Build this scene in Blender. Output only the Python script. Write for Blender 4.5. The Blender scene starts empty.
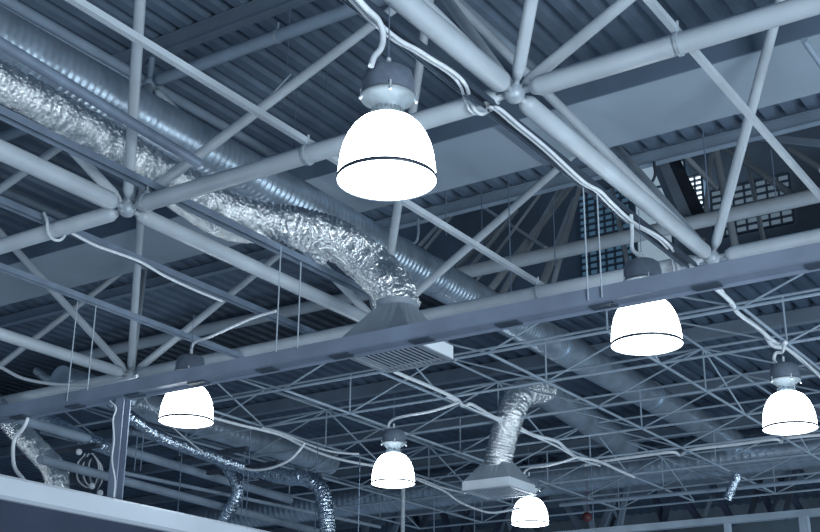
import bpy, math, random
from mathutils import Vector, Matrix, noise
C = bpy.context.scene
COL = C.collection
R_ = random.Random(7)

# ------------------------------------------------------------------ camera
FPX, PITCH, ROLL, YAW = 1260.39, 0.363340, 0.008373, -0.588378
Fw = Vector((math.sin(YAW)*math.cos(PITCH), math.cos(YAW)*math.cos(PITCH), math.sin(PITCH)))
R0 = Vector((math.cos(YAW), -math.sin(YAW), 0)); U0 = R0.cross(Fw)
Rt = R0*math.cos(ROLL) + U0*math.sin(ROLL); Up = -R0*math.sin(ROLL) + U0*math.cos(ROLL)
cd = bpy.data.cameras.new('camera'); cam = bpy.data.objects.new('camera', cd); COL.objects.link(cam)
cd.sensor_width = 36; cd.lens = FPX/820*36; cd.clip_end = 200; cd.clip_start = .05
cam.matrix_world = Matrix(((Rt.x, Up.x, -Fw.x, 0), (Rt.y, Up.y, -Fw.y, 0), (Rt.z, Up.z, -Fw.z, 0), (0, 0, 0, 1)))
C.camera = cam
def at(u, v, **k):                       # point on the sight line of (u, v) at a real x, y or z
    d = Fw*FPX + Rt*(u-410) - Up*(v-266)
    (a, val), = k.items()
    return d/d['xyz'.index(a)]*val

# ------------------------------------------------------------------ light
W = bpy.data.worlds.new('hall_daylight'); C.world = W; W.use_nodes = True
bg = W.node_tree.nodes['Background']; bg.inputs[0].default_value = (.32, .45, .62, 1); bg.inputs[1].default_value = .31
def area(name, loc, target, size, power, col):
    l = bpy.data.lights.new(name, 'AREA'); l.size = size; l.energy = power; l.color = col
    o = bpy.data.objects.new(name, l); COL.objects.link(o); o.location = loc
    o.rotation_euler = (Vector(target)-Vector(loc)).to_track_quat('-Z', 'Y').to_euler(); return o
area('fill_light_right', (7, 0, -2.0), (-3, 8, 4), 5, 1450, (.82, .92, 1))  # unseen fill light, added at lower right to brighten the tubes
area('far_hall_light', (3, 16, -2), (-6, 15, 4), 5, 380, (.76, .90, 1))
C.view_settings.view_transform = 'Standard'; C.view_settings.look = 'None'
C.view_settings.gamma = 1; C.view_settings.use_curve_mapping = False; C.view_settings.exposure = .15
LAMP_E = 9.0

# ------------------------------------------------------------------ materials
def mat(name, col, rough=.5, metal=0, var=.12, vscale=4, bump=0, bscale=30, emit=None, es=0, col2=None, spec=.5, det=4):
    m = bpy.data.materials.new(name); m.use_nodes = True; nt = m.node_tree; N = nt.nodes
    p = N['Principled BSDF']; p.inputs['Roughness'].default_value = rough; p.inputs['Metallic'].default_value = metal
    p.inputs['Specular IOR Level'].default_value = spec
    tc = N.new('ShaderNodeTexCoord')
    nz = N.new('ShaderNodeTexNoise'); nz.inputs['Scale'].default_value = vscale; nz.inputs['Detail'].default_value = det
    rp = N.new('ShaderNodeValToRGB'); c2 = col2 or tuple(c*(1-var*2) for c in col)
    rp.color_ramp.elements[0].color = (*c2, 1); rp.color_ramp.elements[1].color = (*[min(1, c*(1+var)) for c in col], 1)
    rp.color_ramp.elements[0].position = .3; rp.color_ramp.elements[1].position = .7
    nt.links.new(tc.outputs['Object'], nz.inputs['Vector']); nt.links.new(nz.outputs['Fac'], rp.inputs[0])
    nt.links.new(rp.outputs[0], p.inputs['Base Color'])
    if bump:
        n2 = N.new('ShaderNodeTexNoise'); n2.inputs['Scale'].default_value = bscale; n2.inputs['Detail'].default_value = 6
        b = N.new('ShaderNodeBump'); b.inputs['Strength'].default_value = bump; b.inputs['Distance'].default_value = .02
        nt.links.new(tc.outputs['Object'], n2.inputs['Vector']); nt.links.new(n2.outputs['Fac'], b.inputs['Height'])
        nt.links.new(b.outputs[0], p.inputs['Normal'])
    if emit: p.inputs['Emission Color'].default_value = (*emit, 1); p.inputs['Emission Strength'].default_value = es
    return m
M = dict(
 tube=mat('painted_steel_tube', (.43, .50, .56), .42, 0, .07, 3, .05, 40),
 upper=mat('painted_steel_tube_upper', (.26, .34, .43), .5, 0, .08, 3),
 node=mat('galvanised_node', (.36, .43, .49), .45, .2, .1, 20),
 lattice=mat('thin_lattice_steel', (.28, .36, .44), .5, 0, .1, 3),
 rail=mat('lilac_grey_rail', (.19, .25, .33), .45, .2, .1, 6),
 beam=mat('lilac_grey_beam', (.225, .28, .375), .45, .1, .1, 3),
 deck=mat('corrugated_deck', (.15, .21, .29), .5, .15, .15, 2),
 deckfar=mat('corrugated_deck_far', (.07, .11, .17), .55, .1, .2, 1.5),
 purlin=mat('purlin_steel', (.17, .225, .29), .55, 0, .1, 2),
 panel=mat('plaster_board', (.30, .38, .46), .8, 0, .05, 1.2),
 panel_side=mat('shaded_board_side', (.105, .155, .22), .7, 0, .1, 2),  # side face in shade: its darkness is put into the colour
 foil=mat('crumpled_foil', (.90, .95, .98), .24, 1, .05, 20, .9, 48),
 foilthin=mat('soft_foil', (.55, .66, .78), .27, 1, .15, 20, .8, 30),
 duct=mat('spiral_duct_zinc', (.43, .53, .63), .33, .72, .12, 5, .12, 10),
 hood=mat('grey_sheet_metal', (.36, .43, .50), .45, .3, .06, 6),
 slat=mat('grille_slat', (.30, .36, .46), .45, .3, .06, 6),
 white=mat('white_edge_metal', (.62, .70, .77), .5, 0, .04, 5),
 tray=mat('dark_channel_steel', (.055, .08, .115), .5, .2, .1, 5),
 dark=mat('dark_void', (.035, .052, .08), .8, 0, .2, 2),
 housing=mat('grey_lamp_housing', (.15, .19, .25), .45, .2, .08, 30),
 chrome=mat('brushed_aluminium', (.72, .80, .86), .42, .7, .06, 30),
 collar=mat('satin_reflector', (.13, .165, .19), .5, .3, .08, 30),
 glow=mat('lit_acrylic_shade', (.9, .95, 1), .3, 0, .01, 3, emit=(.86, .94, 1), es=LAMP_E),
 ring=mat('dark_rim_band', (.03, .045, .07), .4, 0, .1, 10),
 cable=mat('pale_cable', (.64, .71, .77), .5, 0, .05, 20),
 wire=mat('steel_wire', (.5, .59, .67), .35, .3, .05, 20),
 dwire=mat('dull_wire', (.17, .23, .32), .5, .3, .05, 20),
 black=mat('black_cable', (.03, .045, .07), .6, 0, .1, 20),
 coping=mat('white_coping', (.58, .66, .74), .6, 0, .05, 1.5),
 wall=mat('navy_wall', (.028, .042, .08), .7, 0, .1, 2),
 clere=mat('clerestory_wall', (.15, .21, .28), .8, 0, .3, .5),
 farwall=mat('far_wall', (.12, .17, .21), .8, 0, .25, .8),
 glass=mat('daylight_glass', (.06, .12, .2), .15, 0, .3, 3, emit=(.09, .21, .34), es=.34, det=6),
 glass2=mat('bright_daylight_glass', (.6, .7, .8), .15, 0, .1, 3, emit=(.75, .9, 1), es=1.5),
 glass3=mat('pale_daylight_glass', (.3, .4, .5), .3, 0, .1, 3, emit=(.35, .48, .58), es=.55),
 glass4=mat('dull_daylight_glass', (.2, .27, .34), .3, 0, .3, 2, emit=(.25, .36, .46), es=.30, det=6),
 mull=mat('window_bar', (.08, .12, .18), .5, 0, .1, 5),
 strip=mat('wood_edge', (.14, .19, .26), .6, 0, .1, 9),
 tag=mat('white_paper_tag', (.75, .8, .85), .6, 0, .02, 4),
 red=mat('dark_red_plastic', (.09, .02, .025), .5, 0, .05, 4),
)

# ------------------------------------------------------------------ mesh helpers
class MB:
    def __init__(s): s.v = []; s.f = []; s.sm = []
    def add(s, vs, fs, smooth=True):
        b = len(s.v); s.v += [Vector(v) for v in vs]; s.f += [tuple(i+b for i in f) for f in fs]; s.sm += [smooth]*len(fs)
    def sweep(s, pts, rad, n=14, cap=True, rfn=None, smooth=True):
        pts = [Vector(p) for p in pts]; m = len(pts)
        if not callable(rad): rr = rad; rad = (lambda i: rr)
        t0 = (pts[1]-pts[0]).normalized(); a = t0.orthogonal().normalized()
        if abs(t0.z) < .95: a = t0.cross(Vector((0, 0, 1))).normalized()
        vs = []
        for i in range(m):
            t = (pts[min(i+1, m-1)]-pts[max(i-1, 0)]).normalized()
            a = (a - t*a.dot(t)).normalized(); b = t.cross(a)
            for k in range(n):
                th = 2*math.pi*k/n; r = rad(i)*(rfn(i, k) if rfn else 1)
                vs.append(pts[i] + (a*math.cos(th)+b*math.sin(th))*r)
        fs = [(i*n+k, i*n+(k+1) % n, (i+1)*n+(k+1) % n, (i+1)*n+k) for i in range(m-1) for k in range(n)]
        s.add(vs, fs, smooth)
        if cap: s.add(vs[:n], [tuple(range(n))[::-1]], False); s.add(vs[-n:], [tuple(range(n))], False)
    def cyl(s, a, b, r, n=14, r2=None):
        a = Vector(a); b = Vector(b); s.sweep([a, b], (lambda i: r if i == 0 or r2 is None else r2), n)
    def box(s, lo, hi):
        x0, y0, z0 = lo; x1, y1, z1 = hi
        v = [(x0, y0, z0), (x1, y0, z0), (x1, y1, z0), (x0, y1, z0), (x0, y0, z1), (x1, y0, z1), (x1, y1, z1), (x0, y1, z1)]
        s.add(v, [(3, 2, 1, 0), (4, 5, 6, 7), (0, 1, 5, 4), (1, 2, 6, 5), (2, 3, 7, 6), (3, 0, 4, 7)], False)
    def prism(s, poly, a, b, ux, uy):     # 2-D outline swept from a to b
        a = Vector(a); b = Vector(b); ux = Vector(ux); uy = Vector(uy); n = len(poly)
        vs = [a+ux*p+uy*q for p, q in poly]+[b+ux*p+uy*q for p, q in poly]
        s.add(vs, [(i, (i+1) % n, n+(i+1) % n, n+i) for i in range(n)]+[tuple(range(n))[::-1], tuple(range(n, 2*n))], False)
    def bar(s, a, b, w, h):               # rectangular bar from a to b
        a = Vector(a); b = Vector(b); t = (b-a).normalized(); sd = t.cross(Vector((0, 0, 1)))
        sd = sd.normalized() if sd.length > .05 else Vector((1, 0, 0)); up = sd.cross(t)
        s.prism([(-w/2, -h/2), (w/2, -h/2), (w/2, h/2), (-w/2, h/2)], a, b, sd, up)
    def angle(s, a, b, w, h, t=.006, flip=1):     # L-section
        a = Vector(a); b = Vector(b); d = (b-a).normalized(); sd = d.cross(Vector((0, 0, 1))).normalized()*flip; up = Vector((0, 0, 1))
        s.prism([(0, 0), (w, 0), (w, t), (t, t), (t, h), (0, h)], a, b, sd, up)
    def channel(s, a, b, w, h, t=.006):   # U-section open downwards
        a = Vector(a); b = Vector(b); d = (b-a).normalized(); sd = d.cross(Vector((0, 0, 1))).normalized(); up = Vector((0, 0, 1))
        s.prism([(-w/2, 0), (-w/2+t, 0), (-w/2+t, h-t), (w/2-t, h-t), (w/2-t, 0), (w/2, 0), (w/2, h), (-w/2, h)], a, b, sd, up)
    def lathe(s, prof, c, n=40, cap=False, smooth=True):
        c = Vector(c); m = len(prof)
        vs = [c+Vector((r*math.cos(2*math.pi*k/n), r*math.sin(2*math.pi*k/n), z)) for r, z in prof for k in range(n)]
        s.add(vs, [(i*n+k, i*n+(k+1) % n, (i+1)*n+(k+1) % n, (i+1)*n+k) for i in range(m-1) for k in range(n)], smooth)
    def ball(s, c, r, n=14):
        s.lathe([(max(1e-4, r*math.sin(math.pi*i/8)), -r*math.cos(math.pi*i/8)) for i in range(9)], c, n)
    def build(s, name, m, parent=None, org=None):
        me = bpy.data.meshes.new(name); o = bpy.data.objects.new(name, me); COL.objects.link(o)
        if parent is not None: off = parent['_o']; o.parent = parent
        else:
            if org is None:
                org = Vector([sum(v[i] for v in s.v)/len(s.v) for i in range(3)])
            off = tuple(org); o.location = off
        off = Vector(off)
        me.from_pydata([tuple(v-off) for v in s.v], [], s.f)
        me.polygons.foreach_set('use_smooth', s.sm); me.materials.append(M[m] if isinstance(m, str) else m); me.update()
        o['_o'] = tuple(off)
        return o
def tag(o, label=None, cat=None, group=None, kind=None):
    if label: o['label'] = label
    if cat: o['category'] = cat
    if group: o['group'] = group
    if kind: o['kind'] = kind
    return o
def empty(name, loc, label=None, cat=None, group=None, kind=None):
    o = bpy.data.objects.new(name, None); COL.objects.link(o); o.location = loc; o.empty_display_size = .1
    o['_o'] = tuple(loc); return tag(o, label, cat, group, kind)
def copy_tree(o, parent=None):
    c = o.copy(); COL.objects.link(c); c.parent = parent
    for ch in list(o.children): copy_tree(ch, c)
    return c
def catmull(P, n=10):
    P = [Vector(p) for p in P]; Q = [2*P[0]-P[1]]+P+[2*P[-1]-P[-2]]; out = []
    for i in range(1, len(Q)-2):
        a, b, c, d = Q[i-1:i+3]
        for k in range(n):
            t = k/n; out.append(.5*((2*b)+(c-a)*t+(2*a-5*b+4*c-d)*t*t+(3*b-3*c+d-a)*t**3))
    return out+[P[-1]]
def resample(P, step):
    out = [P[0]]; acc = 0
    for a, b in zip(P, P[1:]):
        L = (b-a).length
        if L < 1e-9: continue
        d = step-acc
        while d <= L: out.append(a+(b-a)*(d/L)); d += step
        acc = (acc+L) % step
    return out
def B2(m, *a, **k): x = MB(); getattr(x, m)(*a, **k); return x

# ------------------------------------------------------------------ setting: roof deck
def deck(x0, x1, y0, y1, z, pitch=.21, h=.07):
    prof = []; x = x0
    while x < x1:
        prof += [(x, 0), (x+pitch*.46, 0), (x+pitch*.60, h), (x+pitch*.86, h)]; x += pitch
    n = len(prof); t = .012
    low = [(x, y0, z+q) for x, q in prof]; lowb = [(x, y1, z+q) for x, q in prof]
    top = [(x, y0, z+q+t) for x, q in prof]; topb = [(x, y1, z+q+t) for x, q in prof]
    m = MB()
    m.add(low+lowb, [(i, n+i, n+i+1, i+1) for i in range(n-1)], False)
    m.add(top+topb, [(i, i+1, n+i+1, n+i) for i in range(n-1)], False)
    m.add([(x0, y0, z+h+.02), (x1, y0, z+h+.02), (x1, y1, z+h+.02), (x0, y1, z+h+.02)], [(0, 1, 2, 3)], False)
    return m
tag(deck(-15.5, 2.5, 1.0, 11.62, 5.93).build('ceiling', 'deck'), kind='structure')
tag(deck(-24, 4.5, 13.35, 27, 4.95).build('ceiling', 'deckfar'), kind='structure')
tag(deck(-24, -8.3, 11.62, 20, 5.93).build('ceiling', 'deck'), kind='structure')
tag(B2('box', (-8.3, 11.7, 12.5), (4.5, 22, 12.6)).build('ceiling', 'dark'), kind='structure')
# clerestory and far walls
tag(B2('box', (-24, 26.9, -3), (4.5, 27.1, 5.2)).build('wall_back', 'farwall'), kind='structure')
tag(B2('box', (-24, 20.0, 5.1), (4.5, 20.15, 12.6)).build('wall_clerestory', 'clere'), kind='structure')
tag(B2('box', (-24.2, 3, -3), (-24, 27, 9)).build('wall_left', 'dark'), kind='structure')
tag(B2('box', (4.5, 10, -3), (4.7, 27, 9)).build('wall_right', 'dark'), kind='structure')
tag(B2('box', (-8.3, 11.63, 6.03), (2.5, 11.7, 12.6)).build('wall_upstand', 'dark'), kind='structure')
# low partition wall bottom left
zb = at(0, 499, x=-7.03).z; zt = at(0, 474, x=-7.0).z
tag(B2('box', (-7.25, 3.5, -3), (-7.05, 15, zb)).build('wall_partition', 'wall'), kind='structure')
cp = MB(); cp.prism([(-7.33, zb), (-7.01, zb), (-6.98, zb+.02), (-6.98, zt-.02), (-7.0, zt), (-7.33, zt)], (0, 3.4, 0), (0, 15.1, 0), (1, 0, 0), (0, 0, 1))
tag(cp.build('trim_1', 'coping'), kind='structure')

# roof purlins (plates along the tubes)
for k, (y, z0, z1, lab) in enumerate([(6.98, 5.76, 5.925, 'dark steel purlin under the ribbed roof above the upper left tube'),
                                      (11.5, 5.78, 5.92, 'pale steel purlin closing the end of the ribbed roof deck'),
                                      (3.2, 5.76, 5.925, 'steel purlin nearest the camera under the ribbed roof')]):
    m = MB(); x0, x1 = -15.4, 2.4
    m.prism([(-.045, z1), (-.045, z1-.012), (-.006, z1-.012), (-.006, z0+.012), (-.045, z0+.012), (-.045, z0), (.045, z0), (.045, z0+.012), (.006, z0+.012), (.006, z1-.012), (.045, z1-.012), (.045, z1)],
            (x0, y, 0), (x1, y, 0), (0, 1, 0), (0, 0, 1))
    tag(m.build('roof_purlin', 'upper' if k == 1 else 'purlin'), lab, 'purlin', 'roof purlins')
for k in range(5):
    y = 14.6+k*2.4; m = MB()
    m.box((-23, y-.06, 4.78), (4, y+.06, 4.945))
    tag(m.build('roof_purlin', 'purlin'), 'dark purlin under the low far roof behind the thin lattice', 'purlin', 'purlins of the low far roof')

# boxed duct-like bulkhead across the hall
bh = empty('boxed_bulkhead', (-6, 8.2, 4.6), 'long plastered box hung under the roof with pale underside and dark shaded side', 'bulkhead')
bx0, bx1, by0, by1, bz0, bz1 = -15, 2.2, 7.8, 8.66, 4.6, 4.93
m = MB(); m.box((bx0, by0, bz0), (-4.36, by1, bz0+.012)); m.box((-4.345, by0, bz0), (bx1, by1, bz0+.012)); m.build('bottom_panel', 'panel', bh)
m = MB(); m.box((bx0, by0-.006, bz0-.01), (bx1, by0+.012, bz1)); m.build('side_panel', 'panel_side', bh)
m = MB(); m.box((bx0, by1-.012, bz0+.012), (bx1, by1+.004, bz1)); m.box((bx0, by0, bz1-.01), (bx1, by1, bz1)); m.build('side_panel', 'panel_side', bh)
m = MB(); m.box((-4.42, by0, bz0-.012), (-4.36, by1, bz0)); m.box((-4.36, by0, bz0-.004), (-4.33, by1, bz0)); m.build('perforated_strip', 'strip', bh)

# ------------------------------------------------------------------ near space frame
S = 3.0; X0, Y0, H, HU = -5.969, 5.479, 3.392, 5.51
sf = empty('space_frame', (X0, Y0, H), 'pale tubular space frame of thick round bars and ball nodes filling the upper half', 'space frame')
def low(i, j): return Vector((X0+i*S, Y0+j*S, H))
def upp(i, j): return Vector((X0+(i+.5)*S, Y0+(j+.5)*S, HU))
def member(a, b, r, name, mt, parent, g=.085, g2=None):
    a = Vector(a); b = Vector(b); t = (b-a).normalized(); L = (b-a).length
    d = [0.03, g, g, g+.05, L-g-.05, L-g, L-g, L-.03]; q = [.018, .018, r*.62, r, r, r*.62, .018, .018]
    m = MB(); m.sweep([a+t*x+t*(i*1e-4) for i, x in enumerate(d)], lambda i: q[i], 18); return m.build(name, mt, parent)
lows = [(i, j) for j in (0, 1) for i in range(-3, 3)]
for i, j in lows:
    m = MB(); m.ball(low(i, j), .062, 16); m.build('node_ball', 'node', sf)
    if i < 2: member(low(i, j), low(i+1, j), .057, 'chord_tube', 'tube', sf, g=.11)
for i in range(-2, 3):
    member(low(i, -1), low(i, 0), .063, 'chord_tube', 'tube', sf, g=.11); member(low(i, 0), low(i, 1), .056, 'chord_tube', 'tube', sf, g=.11)
ups = [(i, j) for j in (-1, 0, 1) for i in range(-3, 2)]
for i, j in ups:
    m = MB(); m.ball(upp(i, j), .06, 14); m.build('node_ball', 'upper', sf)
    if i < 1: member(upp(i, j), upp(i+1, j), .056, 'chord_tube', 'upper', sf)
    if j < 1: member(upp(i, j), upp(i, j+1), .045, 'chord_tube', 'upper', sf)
    for di in (0, 1):
        for dj in (0, 1):
            l = (i+di, j+dj)
            if l in lows and not (l == (1, 1) and (i, j) == (1, 1)): member(low(*l), upp(i, j), .037, 'diagonal_tube', 'tube', sf)
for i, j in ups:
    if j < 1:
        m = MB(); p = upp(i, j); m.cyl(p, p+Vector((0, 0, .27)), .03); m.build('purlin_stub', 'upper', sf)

# second thick tube behind + clerestory members
cl = empty('clerestory_frame', (-6, 13, 5.6), 'raking struts and long round tube under the dark raised roof light', 'frame')
za = 5.67
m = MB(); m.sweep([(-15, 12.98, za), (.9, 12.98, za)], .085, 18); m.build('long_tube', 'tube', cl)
def strut(u0, v0, u1, v1, y0, y1, r, mt='tube', box=False):
    a = at(u0, v0, y=y0); b = at(u1, v1, y=y1); m = MB()
    if box: m.bar(a, b, r*2, r*2)
    else: m.cyl(a, b, r, 10)
    return m.build('raking_strut', mt, cl)
for a in [(480, 303, 572, 184, 13.2, 16, .052), (440, 284, 516, 211, 13.3, 16, .04), (465, 296, 541, 193, 13.3, 15, .022), (551, 292, 580, 186, 13.4, 15, .035),
          (462, 278, 512, 217, 13.4, 15, .03), (414, 252, 447, 216, 13.3, 15, .03), (420, 255, 452, 216, 13.3, 15, .025), (499, 300, 560, 190, 14, 17, .05),
          (538, 296, 575, 200, 14, 17, .06), (633, 290, 612, 190, 15, 17, .04), (739, 266, 716, 150, 14, 15, .05), (700, 265, 712, 150, 15, 17, .035), (768, 262, 745, 150, 14, 17, .03),
          (481, 206, 546, 248, 16, 14, .028), (723, 147, 800, 200, 15, 13.4, .045), (790, 150, 822, 170, 14, 13.5, .04)]: strut(*a)
strut(650, 140, 688, 228, 14.2, 13.3, .075, 'upper', True); strut(661, 140, 703, 232, 14.4, 13.5, .085, 'dark', True)  # dark bar painted as the shaded side of the pale rafter
strut(680, 129, 825, 144, 13, 12.2, .035, 'upper', True)
strut(655, 124, 716, 188, 12.4, 14.6, .035, 'tube')

# windows of the clerestory
def window(name, u0, v0, u1, v1, nx, ny, gm):
    a = at(u0, v1, y=19.95); b = at(u1, v0, y=19.95); w = empty(name, tuple(a), kind='structure')
    m = MB(); m.box((a.x, 19.9, a.z), (b.x, 19.93, b.z)); m.build('pane', gm, w)
    m = MB(); W_, H_ = b.x-a.x, b.z-a.z
    for i in range(nx+1): x = a.x+W_*i/nx; m.box((x-.013, 19.85, a.z), (x+.013, 19.9, b.z))
    for i in range(ny+1): z = a.z+H_*i/ny; m.box((a.x, 19.84, z-.013), (b.x, 19.91, z+.013))
    m.build('window_bars', 'mull', w)
window('window_1', 584, 185, 630, 292, 6, 15, 'glass')
window('window_2', 684, 176, 703, 211, 3, 6, 'glass2')
window('window_3', 640, 150, 668, 268, 1, 3, 'glass3')
window('window_4', 668, 128, 683, 200, 1, 2, 'glass3')
window('window_5', 716, 175, 790, 240, 7, 7, 'glass4')

# ------------------------------------------------------------------ thin lattice frame beyond
XT, YT, ST, SY, ZL, ZU = -4.38, 9.68, 1.21, 1.16, 3.39, 3.84
NI = range(-6, 4); NJ = range(0, 8)
lf = empty('lattice_frame', (XT, YT, ZL), 'thin steel lattice of crossing light girders spread over the far half', 'lattice frame')
def tn(i, j, z): return Vector((XT+i*ST, YT+j*SY, z))
def rod(a, b, r, name, parent, mt='lattice'):
    m = MB(); m.cyl(a, b, r, 8); return m.build(name, mt, parent)
def girder(nodes, vert, par=0):
    g = B2('cyl', nodes[0][0], nodes[-1][0], .015, 8).build('lattice_girder', 'lattice', lf)
    # child offsets are relative to the parent's origin
    rod(nodes[0][1], nodes[-1][1], .014, 'top_chord', g)
    for k, (a, b) in enumerate(nodes):
        if vert and (k+par) % 2 == 0: rod(a, b, .010, 'vertical_strut', g)
        if k+1 < len(nodes):
            na, nb = nodes[k+1]
            rod(*((b, na) if k % 2 == 0 else (a, nb)), .0105, 'diagonal_brace', g)
for j in NJ: girder([(tn(i, j, ZL), tn(i, j, ZU)) for i in NI], True, j)
for i in NI:
    if i % 2 == 0: girder([(tn(i, j, ZL), tn(i, j, ZU)) for j in NJ], False)
    else: rod(tn(i, 0, ZL), tn(i, NJ[-1], ZL), .015, 'bottom_chord', lf)

# ------------------------------------------------------------------ rails lying along the chords
def rail(label, x, z, y0, y1, w, h, kind='angle', mt='rail', flip=1):
    m = MB(); a = (x, y0, z); b = (x, y1, z)
    if kind == 'angle': m.angle(a, b, w, h, flip=flip)
    elif kind == 'channel': m.channel(a, b, w, h)
    else: m.bar(a, b, w, h)
    return tag(m.build('support_rail', mt), label, 'rail')
rail('pale angle rail crossing the upper left corner and passing behind the big lamp', -4.42, 3.47, 2.4, 8.6, .038, .04, mt='tube', flip=-1)
rail('grey rail directly under the nearest foil duct', -5.79, 3.50, 3.2, 8.3, .075, .05, 'channel')
rail('dark rail carrying a white cable over the left tube', -6.80, 3.47, 4.2, 8.7, .06, .05, 'channel')
rail('lowest left rail holding two bright hanger wires', -7.50, 3.32, 4.4, 8.6, .06, .045, 'channel')
rail('thin pale rail crossing the right tube and the pale box', -2.0, 3.47, 3.6, 8.6, .035, .04, mt='tube', flip=-1)
m = MB(); m.sweep([at(-60, 5, z=3.66), at(0, 43, z=3.66), at(198, 163, z=3.60)], .034, 14); tag(m.build('support_rail', 'rail'), 'grey round-edged rail running above the nearest foil duct', 'rail')
tr = tag(B2('channel', (-3.11, 3.2, 3.33), (-3.11, 8.6, 3.33), .06, .04).build('cable_tray', 'tray'), 'dark cable channel hung just left of the thick central tube', 'cable tray', 'twin cable channels')
tr2 = tag(B2('channel', (-3.175, 3.2, 3.35), (-3.175, 8.6, 3.35), .022, .03).build('cable_tray', 'rail'), 'narrower outer cable channel beside the thick central tube', 'cable tray', 'twin cable channels')

def clamp(label, p, axis, r=.066, w=.02):
    m = MB(); p = Vector(p); ax = Vector(axis)
    m.sweep([p-ax*w/2, p+ax*w/2], r, 18); o = m.build('pipe_clamp', 'node')
    m = MB(); m.cyl(p+Vector((0, 0, r-.01)), p+Vector((0, 0, r+.07)), .008, 8); m.box(tuple(p+Vector((-.012, -.012, r))), tuple(p+Vector((.012, .012, r+.02)))); m.build('clamp_bolt', 'chrome', o)
    return tag(o, label, 'clamp', 'clamps on the round tubes')
clamp('steel clamp round the right tube under the pale rail', (-2.0, Y0, H), (1, 0, 0)); clamp('steel clamp round the long tube left of the big lamp', (-4.42, Y0, H), (1, 0, 0))
clamp('steel clamp round the tube below the grey rail end', (-5.79, Y0, H), (1, 0, 0)); clamp('steel clamp on the tube where the pale rail ends', (-4.42, Y0+S, H), (1, 0, 0))
clamp('steel clamp round the dim upper tube in the top left', (-6.0, 6.98, HU), (1, 0, 0), .06); clamp('steel clamp on the dim upper tube left of the big lamp', (-4.9, 6.98, HU), (1, 0, 0), .06)

# ------------------------------------------------------------------ ducts
def foil_duct(label, pts, r, mt='foil', amp=.055, step=.018, n=36, seed=0, group=None):
    P = resample(catmull(pts, 14), step); rg = random.Random(seed)
    ring = [(1 if i % 2 else -1)*amp*.8 for i in range(len(P))]
    ph = [rg.uniform(0, 6.28) for i in range(len(P))]
    def rf(i, k):
        th = 2*math.pi*k/n
        gate = .5+.5*math.sin(th*3+ph[i//2]*1.0)
        return 1+ring[i]*gate+amp*1.0*noise.noise(Vector((math.cos(th)*2.4, math.sin(th)*2.4, i*.30+seed)))+amp*.35*rg.uniform(-1, 1)
    rr = (lambda i: r(i/len(P))) if callable(r) else r
    m = MB(); m.sweep(P, rr, n, True, rf, smooth=False); return tag(m.build('foil_duct', mt), label, 'duct', group)
def spiral_duct(label, a, b, r, mt='duct', pitch=.06):
    a = Vector(a); b = Vector(b); L = (b-a).length; t = (b-a)/L; n = 44; m = MB(); P = []; Q = []
    k = 0
    while k*pitch < L:
        for d, q in ((0, 1), (pitch*.5, 1), (pitch*.7, 1.015), (pitch*.85, 1.015)):
            P.append(a+t*(k*pitch+d)); Q.append(q*r)
        k += 1
    m.sweep(P, lambda i: Q[i], n); return tag(m.build('spiral_duct', mt), label, 'duct')
zc = 4.22
sd = spiral_duct('large round spiral duct running diagonally from the upper left behind the foil duct', (-6.10, 3.3, zc), (-6.18, 18.4, zc), .18)
m = MB()
for y in (5.32, 9.6, 12.2, 14.8):
    m = MB(); m.sweep([(-6.13, y-.02, zc), (-6.13, y+.02, zc)], .190, 40); m.build('joint_band', 'duct', sd)
foil_duct('bright crumpled foil duct bending down into the hood at picture centre',
    [at(-70, 47, z=3.80), at(0, 81, z=3.80), at(60, 113, z=3.80), at(120, 147, z=3.79), at(180, 182, z=3.78), at(222, 207, z=3.76), at(262, 220, z=3.74), at(300, 228, z=3.70), at(338, 241, z=3.63), at(370, 265, y=7.28), at(391, 288, y=7.22), at(398, 312, y=7.2)],
    lambda t: .122+.042*max(0, min(1, (t-.45)*3)), seed=1, amp=.06, n=44)
foil_duct('lower foil hose sagging below the grey rail left of the centre', [at(160, 186, z=3.66), at(185, 205, z=3.64), at(212, 222, z=3.62), at(236, 231, z=3.62), at(262, 233, z=3.64), at(290, 238, z=3.66), at(325, 256, z=3.6)], .085, seed=14, amp=.05)
spiral_duct('straight round duct joined to the foil riser in the lattice', at(538, 388, y=12.6), at(626, 446, y=15.9), .17)
foil_duct('foil duct rising from the second hood into the lattice',
    [at(497, 468, y=12.0), at(503, 440, y=12.0), at(512, 412, y=12.0), at(522, 394, y=12.2), at(545, 388, y=12.7)], .155, seed=3, amp=.04)
spiral_duct('long round duct crossing the far hall behind the lattice', (-17, 18.0, 4.02), (.5, 18.0, 4.02), .27, pitch=.12)
spiral_duct('dull round duct at lower left behind the second lamp cable', at(60, 380, z=3.6), at(330, 463, z=3.6), .16, pitch=.10)
fo = 'foil hoses at lower left'
foil_duct('wide foil duct coming down behind the white topped wall', [at(-20, 392, y=8.3), at(6, 417, y=8.3), at(30, 443, y=8.3), at(50, 464, y=8.3), at(57, 480, y=8.2), at(58, 500, y=8.2)], .115, seed=5)
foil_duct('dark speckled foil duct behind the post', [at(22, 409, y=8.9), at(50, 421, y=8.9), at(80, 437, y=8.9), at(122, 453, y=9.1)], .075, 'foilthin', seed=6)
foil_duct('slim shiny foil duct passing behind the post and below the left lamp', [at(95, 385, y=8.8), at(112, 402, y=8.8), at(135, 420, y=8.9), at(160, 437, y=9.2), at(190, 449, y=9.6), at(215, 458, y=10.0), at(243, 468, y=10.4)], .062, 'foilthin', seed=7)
foil_duct('small piece of foil duct above the beam at far left', [at(36, 371, y=9.2), at(50, 380, y=9.2), at(70, 384, y=9.2), at(90, 378, y=9.2)], .045, seed=8)
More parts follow.
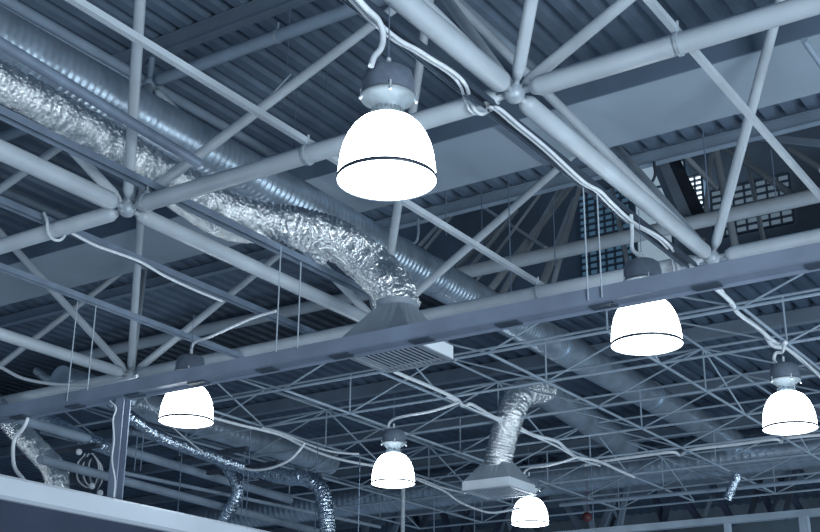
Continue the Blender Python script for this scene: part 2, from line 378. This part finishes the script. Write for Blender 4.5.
foil_duct('foil duct turning down at the bottom beside the left group of pipes', [at(245, 468, y=11), at(280, 476, y=11), at(308, 479, y=11), at(320, 488, y=11), at(325, 505, y=11), at(329, 545, y=11)], .088, 'foilthin', seed=9)
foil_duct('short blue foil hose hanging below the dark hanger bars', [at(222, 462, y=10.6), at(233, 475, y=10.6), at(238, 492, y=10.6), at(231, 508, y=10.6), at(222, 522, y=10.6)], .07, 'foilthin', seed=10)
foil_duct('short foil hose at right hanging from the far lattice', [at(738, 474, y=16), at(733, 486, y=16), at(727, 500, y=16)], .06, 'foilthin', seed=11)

# pipes in the far left zone
def pipe(label, a, b, r, mt='upper', group=None, name='pipe'):
    m = MB(); m.cyl(a, b, r, 12); return tag(m.build(name, mt), label, 'pipe', group)
pipe('thickest grey pipe running behind the post towards the bottom', at(-30, 404, z=2.95), at(290, 500, z=2.95), .05)
pipe('thin grey pipe below the thickest one at lower left', at(110, 470, z=2.7), at(380, 527, z=2.7), .022)
pipe('grey pipe crossing behind the left lamp cable at lower left', at(130, 432, z=3.15), at(300, 478, z=3.15), .03)
pipe('middle grey pipe beside the dark hanger bars', at(40, 459, z=2.5), at(330, 535, z=2.5), .045)
pipe('dim pipe along the upper left corner, upper of two', at(-15, -3, z=5.5), at(146, 87, z=5.5), .035); pipe('dim pipe along the upper left corner, lower of two', at(-15, 13, z=5.4), at(215, 147, z=5.4), .02)
pipe('thin conduit under the panel at far right', (-1.75, 7.0, 4.1), (-1.75, 7.9, 4.1), .02)
pipe('dull pipe below the right end of the lattice', at(560, 505, z=3.3), at(820, 480, z=3.3), .03)
for k, (a, b, y, lab) in enumerate([((178, 459), (247, 455), 10.2, 'upper dark hanger bar right of the left lamp'), ((208, 473), (279, 466), 10.6, 'middle dark hanger bar below the looping cable'), ((257, 483), (320, 476), 11, 'lower dark hanger bar above the foil elbow'),
                                    ((112, 397), (160, 392), 8.6, 'short dark bar right behind the post'), ((20, 458), (98, 443), 8.8, 'dark bar in front of the wide foil duct at left')]):
    m = MB(); p, q = at(*a, y=y), at(*b, y=y); q.z = p.z; m.bar(p, q, .06, .045); tag(m.build('hanger_bar', 'black'), lab, 'bar', 'dark hanger bars')

# ------------------------------------------------------------------ air diffusers
def diffuser(loc, label):
    x, y, z = loc; w = .29; t = empty('air_diffuser', loc, label, 'air vent', 'hooded air vents')
    m = MB(); tr_ = .15; n = 24      # square to round hood
    sq = []; ci = []
    for k in range(n):
        th = 2*math.pi*(k+.5)/n; c, s = math.cos(th), math.sin(th); q = 1/max(abs(c), abs(s))
        sq.append((x+c*q*w, y+s*q*w, z+.10)); ci.append((x+c*tr_, y+s*tr_, z+.36))
    corners = [(x+sx*w, y+sy*w, z+.10) for sx, sy in ((1, 1), (-1, 1), (-1, -1), (1, -1))]
    vs = sq+ci+corners; fs = []
    for k in range(n):
        k2 = (k+1) % n
        if (k+1) % 6 == 3 % 6: fs += [(k, n*2+((k+4)//6-1) % 4, k2, n+k2, n+k)]
        else: fs += [(k, k2, n+k2, n+k)]
    m.add(vs, fs, False); m.sweep([(x, y, z+.355), (x, y, z+.40)], tr_+.004, 24); m.build('hood', 'hood', t)
    m = MB()
    for sx, sy in ((1, 0), (-1, 0), (0, 1), (0, -1)):
        if sx: m.box((x+sx*w-.006, y-w, z), (x+sx*w+.006, y+w, z+.102))
        else: m.box((x-w, y+sy*w-.006, z), (x+w, y+sy*w+.006, z+.102))
    m.build('box_frame', 'white', t)
    m = MB()
    m.box((x-w-.02, y-w-.02, z-.008), (x+w+.02, y-w+.02, z)); m.box((x-w-.02, y+w-.02, z-.008), (x+w+.02, y+w+.02, z))
    m.box((x-w-.02, y-w, z-.008), (x-w+.02, y+w, z)); m.box((x+w-.02, y-w, z-.008), (x+w+.02, y+w, z)); m.build('rim', 'hood', t)
    for k in range(13):
        xx = x-w+.04+k*(2*w-.08)/12
        m = MB(); m.box((xx-.004, y-w+.02, z-.004), (xx+.004, y+w-.02, z+.005)); m.build('slat', 'slat', t)
    m = MB(); m.box((x-w+.01, y-w+.01, z+.03), (x+w-.01, y+w-.01, z+.035)); m.build('dark_backing', 'dark', t)  # dark sheet added for the shade between the slats
    return t
d1 = diffuser((-4.86, 7.12, 2.59), 'air vent hood with slatted grille at picture centre, partly behind the long beam')
d2 = copy_tree(d1); d2.location = (-6.84, 12.05, 2.60); tag(d2, 'smaller looking air vent hood beside the lowest lit lamp')

# ------------------------------------------------------------------ pendant lamps
def lamp(loc, label):
    t = empty('pendant_lamp', loc, label, 'lamp', 'lit bell-shaped pendant lamps'); c = Vector(loc)
    pr = [(.2250, .0), (.2245, .03), (.221, .07), (.215, .12), (.203, .172), (.186, .215), (.163, .254), (.134, .286), (.104, .304), (.070, .314)]
    m = MB(); m.lathe([(.001, -.022), (.08, -.021), (.15, -.017), (.20, -.010), (.220, -.003)]+pr, c, 56); sh = m.build('lamp_shade', 'glow', t)
    m = MB(); m.lathe([(.2262, -.006), (.2295, -.005), (.2295, .011), (.2262, .013)], c, 56); m.build('shade_rim', 'ring', t)
    m = MB(); m.lathe([(.062, .30), (.062, .345), (.068, .36), (.085, .385), (.112, .405), (.128, .414), (.132, .420), (.132, .426), (.126, .43)], c, 40); rf = m.build('reflector_collar', 'collar', t)
    m = MB()
    for k in range(26):
        a = 2*math.pi*k/26; d = Vector((math.cos(a), math.sin(a), 0)); m.bar(c+d*.075+Vector((0, 0, .318)), c+d*.075+Vector((0, 0, .350)), .006, .010)
    m.build('cooling_fins', 'collar', t)
    m = MB(); m.lathe([(.122, .425), (.124, .44), (.122, .50), (.112, .545), (.09, .562), (.06, .572), (.03, .577), (.001, .578)], c, 40); m.build('gear_housing', 'housing', t)
    for a in (.6, 2.4, 4.0, 5.4):
        d = Vector((math.cos(a), math.sin(a), 0)); m = MB()
        m.cyl(c+d*.126+Vector((0, 0, .405)), c+d*.130+Vector((0, 0, .445)), .006, 8); m.ball(c+d*.132+Vector((0, 0, .402)), .009, 8); m.build('clip_bolt', 'chrome', t)
    m = MB(); m.cyl(c+Vector((0, 0, .63)), c+Vector((0, 0, .935)), .0028, 6); m.build('suspension_wire', 'dwire', t)
    m = MB(); m.cyl(c+Vector((0, 0, .575)), c+Vector((0, 0, .62)), .012, 10); m.ball(c+Vector((0, 0, .625)), .013, 8); m.build('hook_eye', 'chrome', t)
    return t
ZR = 2.395
l1 = lamp((-2.98, 4.27, ZR), 'largest and nearest lit bell lamp, hanging left of the thick central tube')
LP = [((-3.0, 7.22, ZR), 'lit bell lamp right of centre, half hidden by the long beam'), ((-6.86, 7.12, ZR-.022), 'leftmost lit bell lamp just under the long beam'), ((-6.95, 10.15, ZR), 'lit bell lamp below picture centre with nothing in front'),
      ((-2.945, 9.92, ZR), 'lit bell lamp at the right edge of the picture'), ((-6.945, 12.95, ZR), 'smallest and lowest lit bell lamp beside the second vent hood')]
LP += [((-6.90, 4.1, ZR), 'added lit bell lamp just outside the left edge'), ((.95, 7.2, ZR), 'added lit bell lamp outside the right edge, nearer one'), ((.95, 10.0, ZR), 'added lit bell lamp outside the right edge, farther one'), ((-10.9, 7.1, ZR), 'added lit bell lamp far outside the left edge'), ((-3.0, 1.3, ZR), 'added lit bell lamp above and behind the camera side')]  # unseen lamps continuing the rows, added to light the ducts
for p, lab in LP: o = copy_tree(l1); o.location = p; tag(o, lab); o.scale = (.945,)*3 if p[0] < -6 or p[1] > 9.5 else (1,)*3

# ------------------------------------------------------------------ cables
def cable(label, pts, r=.012, mt='cable', n=10, cat='cable', name='electric_cable', group=None):
    m = MB(); m.sweep(catmull(pts, 8), r, n); return tag(m.build(name, mt), label, cat, group)
xs = -3.17
A_ = [at(u, v, x=-3.03) for u, v in [(335, -25), (357, 0), (378, 22), (398, 39), (418, 50), (432, 59), (447, 68), (459, 77), (466, 86)]]
B_ = [at(u, v, y=yy) for u, v, yy in [(470, 98, 5.40), (474, 109, 5.42), (481, 114, 5.46), (489, 111, 5.52)]]
C_ = [at(u, v, x=-3.03) for u, v in [(498, 108), (520, 126), (548, 149), (583, 181), (600, 191), (612, 203), (633, 222), (655, 234), (668, 244)]]+[at(676, 256, y=8.36), at(679, 272, y=8.36), at(684, 270, y=8.40)]
D_ = [at(u, v, z=3.40) for u, v in [(705, 284), (716, 289), (731, 302), (738, 313), (757, 327), (772, 340), (788, 349), (806, 364), (835, 388)]]
cable('white supply cable looping under the long tube beside the central tube', A_+B_+C_, .011)
cable('second white cable running tight beside the first one', [Vector(p)+Vector((-.035, .0, .012)) for p in A_+B_+C_], .010)
cable('thick bundled white cable on the lattice at the right leading past the right lamp', D_, .02)
cable('thinner white strand twisted with the bundled cable at the right', [p+Vector((.03*math.sin(i*2.1), 0, -.03*math.cos(i*1.7))) for i, p in enumerate(D_)], .012)
cable('white bundle knot hanging by the lattice node above the right lamp', [at(u, v, y=10.7) for u, v in [(766, 336), (772, 345), (782, 347), (786, 341)]], .02)
# lamp leads
cable('curved pale conduit feeding the nearest lamp', [at(u, v, x=-2.98) for u, v in [(352, -8), (366, 8), (378, 20), (383, 34), (381, 48), (374, 57), (371, 66)]], .015)
cable('short pale lead down to the lamp right of centre', [at(u, v, y=7.2) for u, v in [(631, 215), (632, 232), (632, 248), (637, 254), (645, 259)]], .014)
cable('short lead down to the leftmost lamp', [at(u, v, y=7.15) for u, v in [(276, 311), (250, 319), (212, 336), (194, 343), (191, 355)]], .012)
cable('pale S-shaped lead hooked to the right edge lamp', [at(u, v, y=9.95) for u, v in [(785, 344), (782, 352), (776, 353), (774, 359), (777, 364)]], .014)
cable('pale lead drooping to the lamp below centre', [at(u, v, y=10.2) for u, v in [(460, 402), (446, 407), (428, 412), (405, 416), (391, 421), (387, 432)]], .014)
cable('pale lead drooping to the lowest lamp', [at(u, v, y=13.0) for u, v in [(577, 457), (562, 462), (545, 466), (530, 468), (524, 473), (522, 481)]], .014)
cable('white cable resting on the dark left rail', [at(u, v, z=3.45) for u, v in [(70, 232), (95, 245), (120, 254), (141, 262), (165, 276), (195, 290), (222, 301)]], .012)
cable('white cable looped round the left end of the tube', [at(44, 213, y=5.42), at(47, 221, y=5.39), at(48, 231, y=5.39), at(53, 239, y=5.41), at(60, 240, y=5.45), at(65, 235, y=5.50), at(66, 228, y=5.56)], .011)
cable('white cable sagging above the beam at far left', [at(u, v, y=6.75) for u, v in [(-8, 362), (6, 370), (22, 378), (45, 383), (70, 385), (100, 384), (137, 376)]], .014)
cable('long pale cable sagging from the left lamp to the lamp below centre', [at(u, v, z=3.3) for u, v in [(210, 417), (240, 425), (262, 430), (283, 436), (303, 446), (325, 455), (347, 461), (374, 466)]], .017)
cable('second pale cable ending at a thin hanging rod', [at(u, v, z=3.33) for u, v in [(262, 428), (283, 434), (305, 443), (325, 450), (342, 453), (359, 454)]], .014)
cable('pale cable loop dipping left of the thin rods', [at(u, v, y=10.4) for u, v in [(305, 443), (298, 452), (288, 461), (271, 468), (252, 470), (235, 465), (216, 457), (200, 449)]], .014)
cable('thin pale wire dropping behind the leftmost lamp', [at(u, v, y=8.9) for u, v in [(142, 394), (152, 408), (178, 432), (205, 454)]], .007)
cable('long white cable draped along the lattice right of the centre vent', [at(u, v, z=3.36) for u, v in [(388, 368), (400, 374), (424, 384), (447, 394), (458, 400), (463, 406), (470, 404), (480, 409), (494, 417), (511, 422), (531, 434), (556, 441), (566, 449), (577, 457), (598, 461), (618, 470), (634, 477)]], .019)
cable('thin white cable twisted along the draped one', [at(u, v+3, z=3.34) for u, v in [(447, 394), (470, 405), (490, 414), (511, 424), (531, 432), (556, 443), (577, 455), (600, 463)]], .010)
cable('bright white cable running level along the far lattice', [at(u, v, z=3.42) for u, v in [(585, 465), (605, 461), (640, 456), (672, 452), (680, 455), (690, 450), (720, 446), (745, 443), (775, 439), (781, 442), (786, 438), (830, 434)]], .02)
cable('low slack cable left of the lowest lamp', [at(u, v, y=12) for u, v in [(405, 474), (420, 481), (444, 491), (455, 499), (466, 505), (486, 512), (500, 512), (520, 508)]], .012)
cable('upper slack cable crossing below the lamp under centre', [at(u, v, y=12.2) for u, v in [(398, 474), (420, 479), (440, 487), (465, 493)]], .012)
cable('grey cable drooping down to the white topped wall', [at(u, v, y=6.72) for u, v in [(30, 412), (24, 427), (15, 438), (13, 452), (15, 468), (24, 480)]], .016)
cable('thin pale cable taped down the post', [at(u, v, y=6.56) for u, v in [(110, 401), (116, 408), (113, 420), (114, 440), (112, 460), (115, 480), (114, 497)]], .006)
for k in range(7):
    o = 4*k-10
    q = R_.uniform(-3, 3)
    cable(('pale' if k % 2 else 'black')+' coiled cable strand hanging above the white topped wall', [at(u, v+q, y=8.65+k*.02) for u, v in [(88+o*.5, 456), (82+o*.7, 466), (83+o*.8, 482), (92+o*.4, 490), (99+o*.3, 480), (99+o*.2, 466), (92, 456)]], .009, 'cable' if k % 2 else 'black', group='coiled cable strands at lower left')
for k, (u, v) in enumerate([(79, 452), (92, 486), (100, 493)]):
    m = MB(); m.ball(at(u, v, y=8.5), .033, 12); tag(m.build('cable_connector', 'cable'), ['round connector on top of the cable coil', 'large round connector inside the cable coil', 'round connector right below the cable coil'][k], 'connector')
m = MB(); p = at(475, 95, x=-3.2); m.prism([(-.012, -.03), (.012, -.03), (.012, .03), (-.012, .03)], p, p+Vector((.002, .002, 0)), (0, 1, 0), (0, 0, 1))
tag(m.build('cable_tag', 'tag'), 'small white paper tag on the looping cables', 'tag')

# hanging wires
def wire(label, u0, v0, u1, v1, y, r=.005, mt='wire', group='bright wires holding the long beam'):
    a = at(u0, v0, y=y); b = at(u1, v1, y=y); b.x = a.x; m = MB(); m.cyl(a, b, r, 8); return tag(m.build('hanger_wire', mt), label, 'wire', group)
for a in [('left one of two bright wires at far left', 78, 298, 66, 401), ('right one of two bright wires at far left', 96, 306, 89, 390), ('left bright wire between left lamp and centre vent', 281, 247, 276, 352), ('right bright wire between left lamp and centre vent', 301, 262, 299, 348),
          ('left bright wire beside the lamp right of centre', 583, 183, 590, 300), ('right bright wire beside the lamp right of centre', 597, 194, 604, 297)]: wire(*a, 6.60)
dw = 'thin dull hanging wires'
for u, v0, v1, y in [(291, -10, 76, 7.0), (330, -10, 95, 8.2), (297, 85, 165, 8.2), (446, 170, 235, 9), (481, 165, 245, 10), (508, 160, 292, 9), (553, 200, 270, 11), (697, 60, 210, 9), (771, 150, 200, 10), (724, 180, 215, 11),
                     (251, 425, 532, 10.6), (245, 450, 532, 10.6), (360, 454, 532, 10.6), (318, 440, 532, 11), (140, 405, 470, 9), (146, 405, 470, 9), (137, 250, 290, 8), (434, 480, 532, 13), (474, 480, 532, 14), (590, 440, 532, 15), (183, 440, 520, 10)]:
    wire('thin dull steel wire hanging straight down', u, v0, u, v1, y, .0055, 'dwire', dw)
cable('slack wire hung as a V from the upper tube', [at(u, v, y=6.6) for u, v in [(291, 74), (270, 96), (248, 116)]], .006, 'wire', cat='wire', name='hanger_wire')
cable('black hose loop hanging under the roof end purlin', [at(u, v, y=11.4) for u, v in [(654, 162), (655, 175), (650, 184), (642, 184), (636, 176)]], .016, 'black')
cable('short curved pale hook above the spiral duct', [at(u, v, y=9.5) for u, v in [(418, 219), (418, 235), (414, 243), (402, 238)]], .014, 'upper', name='pipe_hook')

# ------------------------------------------------------------------ foreground beam and its post
bm_ = empty('long_beam', (-5, 6.66, 2.52), 'long lilac-grey steel beam hung on wires right across the picture', 'beam')
YB = 6.61
m = MB(); m.prism([(0, 2.518), (.006, 2.518), (.006, 2.604), (.05, 2.604), (.05, 2.610), (0, 2.610)], (-12, YB, 0), (1.5, YB, 0), (0, 1, 0), (0, 0, 1)); m.build('web', 'beam', bm_)
m = MB(); m.box((-12, YB+.006, 2.512), (1.5, YB+.12, 2.518)); m.box((-12, YB+.114, 2.49), (1.5, YB+.12, 2.512)); m.build('bottom_flange', 'beam', bm_)
x = -11.7
while x < 1.2:
    m = MB(); m.box((x, YB+.035, 2.500), (x+.16, YB+.113, 2.511)); m.build('dark_recess', 'tray', bm_)  # dark slabs painted as shaded recesses under the flange
    x += .66
m = MB(); px, py = at(119, 420, y=6.70).x, 6.70
m.box((px-.035, py-.02, zt), (px+.055, py-.012, 2.51)); m.box((px-.035, py+.05, zt), (px+.055, py+.058, 2.51)); m.box((px-.035, py-.012, zt), (px-.027, py+.05, 2.51)); m.build('post', 'beam', bm_)
m = MB(); m.box((px-.08, py-.06, zt), (px+.10, py+.10, zt+.012)); m.build('foot_plate', 'rail', bm_)

# far lower beam with posts
fb = empty('far_rail_beam', (-5, 14.6, 2.6), 'distant grey beam on posts at the bottom right corner', 'beam')
m = MB(); m.box((-8.4, 14.6, 2.49), (0, 14.7, 2.57)); m.build('web', 'lattice', fb)
for u0, w in ((728, .06), (805, .10)):
    p = at(u0, 520, y=14.7); m = MB(); m.box((p.x-w/2, 14.62, -1), (p.x+w/2, 14.72, 2.5)); m.build('post', 'lattice', fb)
p = at(403, 500, y=13.6); m = MB(); m.cyl((p.x, 13.6, -1), (p.x, 13.6, at(403, 470, y=13.6).z), .028, 12); tag(m.build('support_post', 'tube'), 'slim pale post standing below the lamp under centre', 'post')
# dark clutter truss under the far duct
ft = empty('far_truss', (-6, 20, 3), 'dark diagonal bracing in front of the far wall at the bottom right', 'truss')
for k in range(34):
    x = -16+k*.55+R_.uniform(-.1, .1)
    for sg in (1, -1):
        m = MB(); yy = 20.3+R_.uniform(-.5, .9); m.bar((x, yy, 3.35+R_.uniform(0, .3)), (x+sg*R_.uniform(.35, .9), yy, 4.85), *(R_.choice((.05, .08, .10)),)*2)
        m.build('brace', R_.choice(('dark', 'wall', 'purlin')), ft)
for z in (3.5, 4.15, 4.8):
    m = MB(); m.bar((-16, 20.2, z), (3, 20.2, z), .09, .09); m.build('rail', 'purlin', ft)
m = MB(); m.ball(at(587, 517, y=16), .07, 12); m.cyl(at(587, 512, y=16), at(587, 462, y=16), .004, 8)
tag(m.build('alarm_bell', 'red'), 'small dark red object hanging far away left of the bottom right beam', 'bell')

for o in COL.objects:
    if '_o' in o: del o['_o']
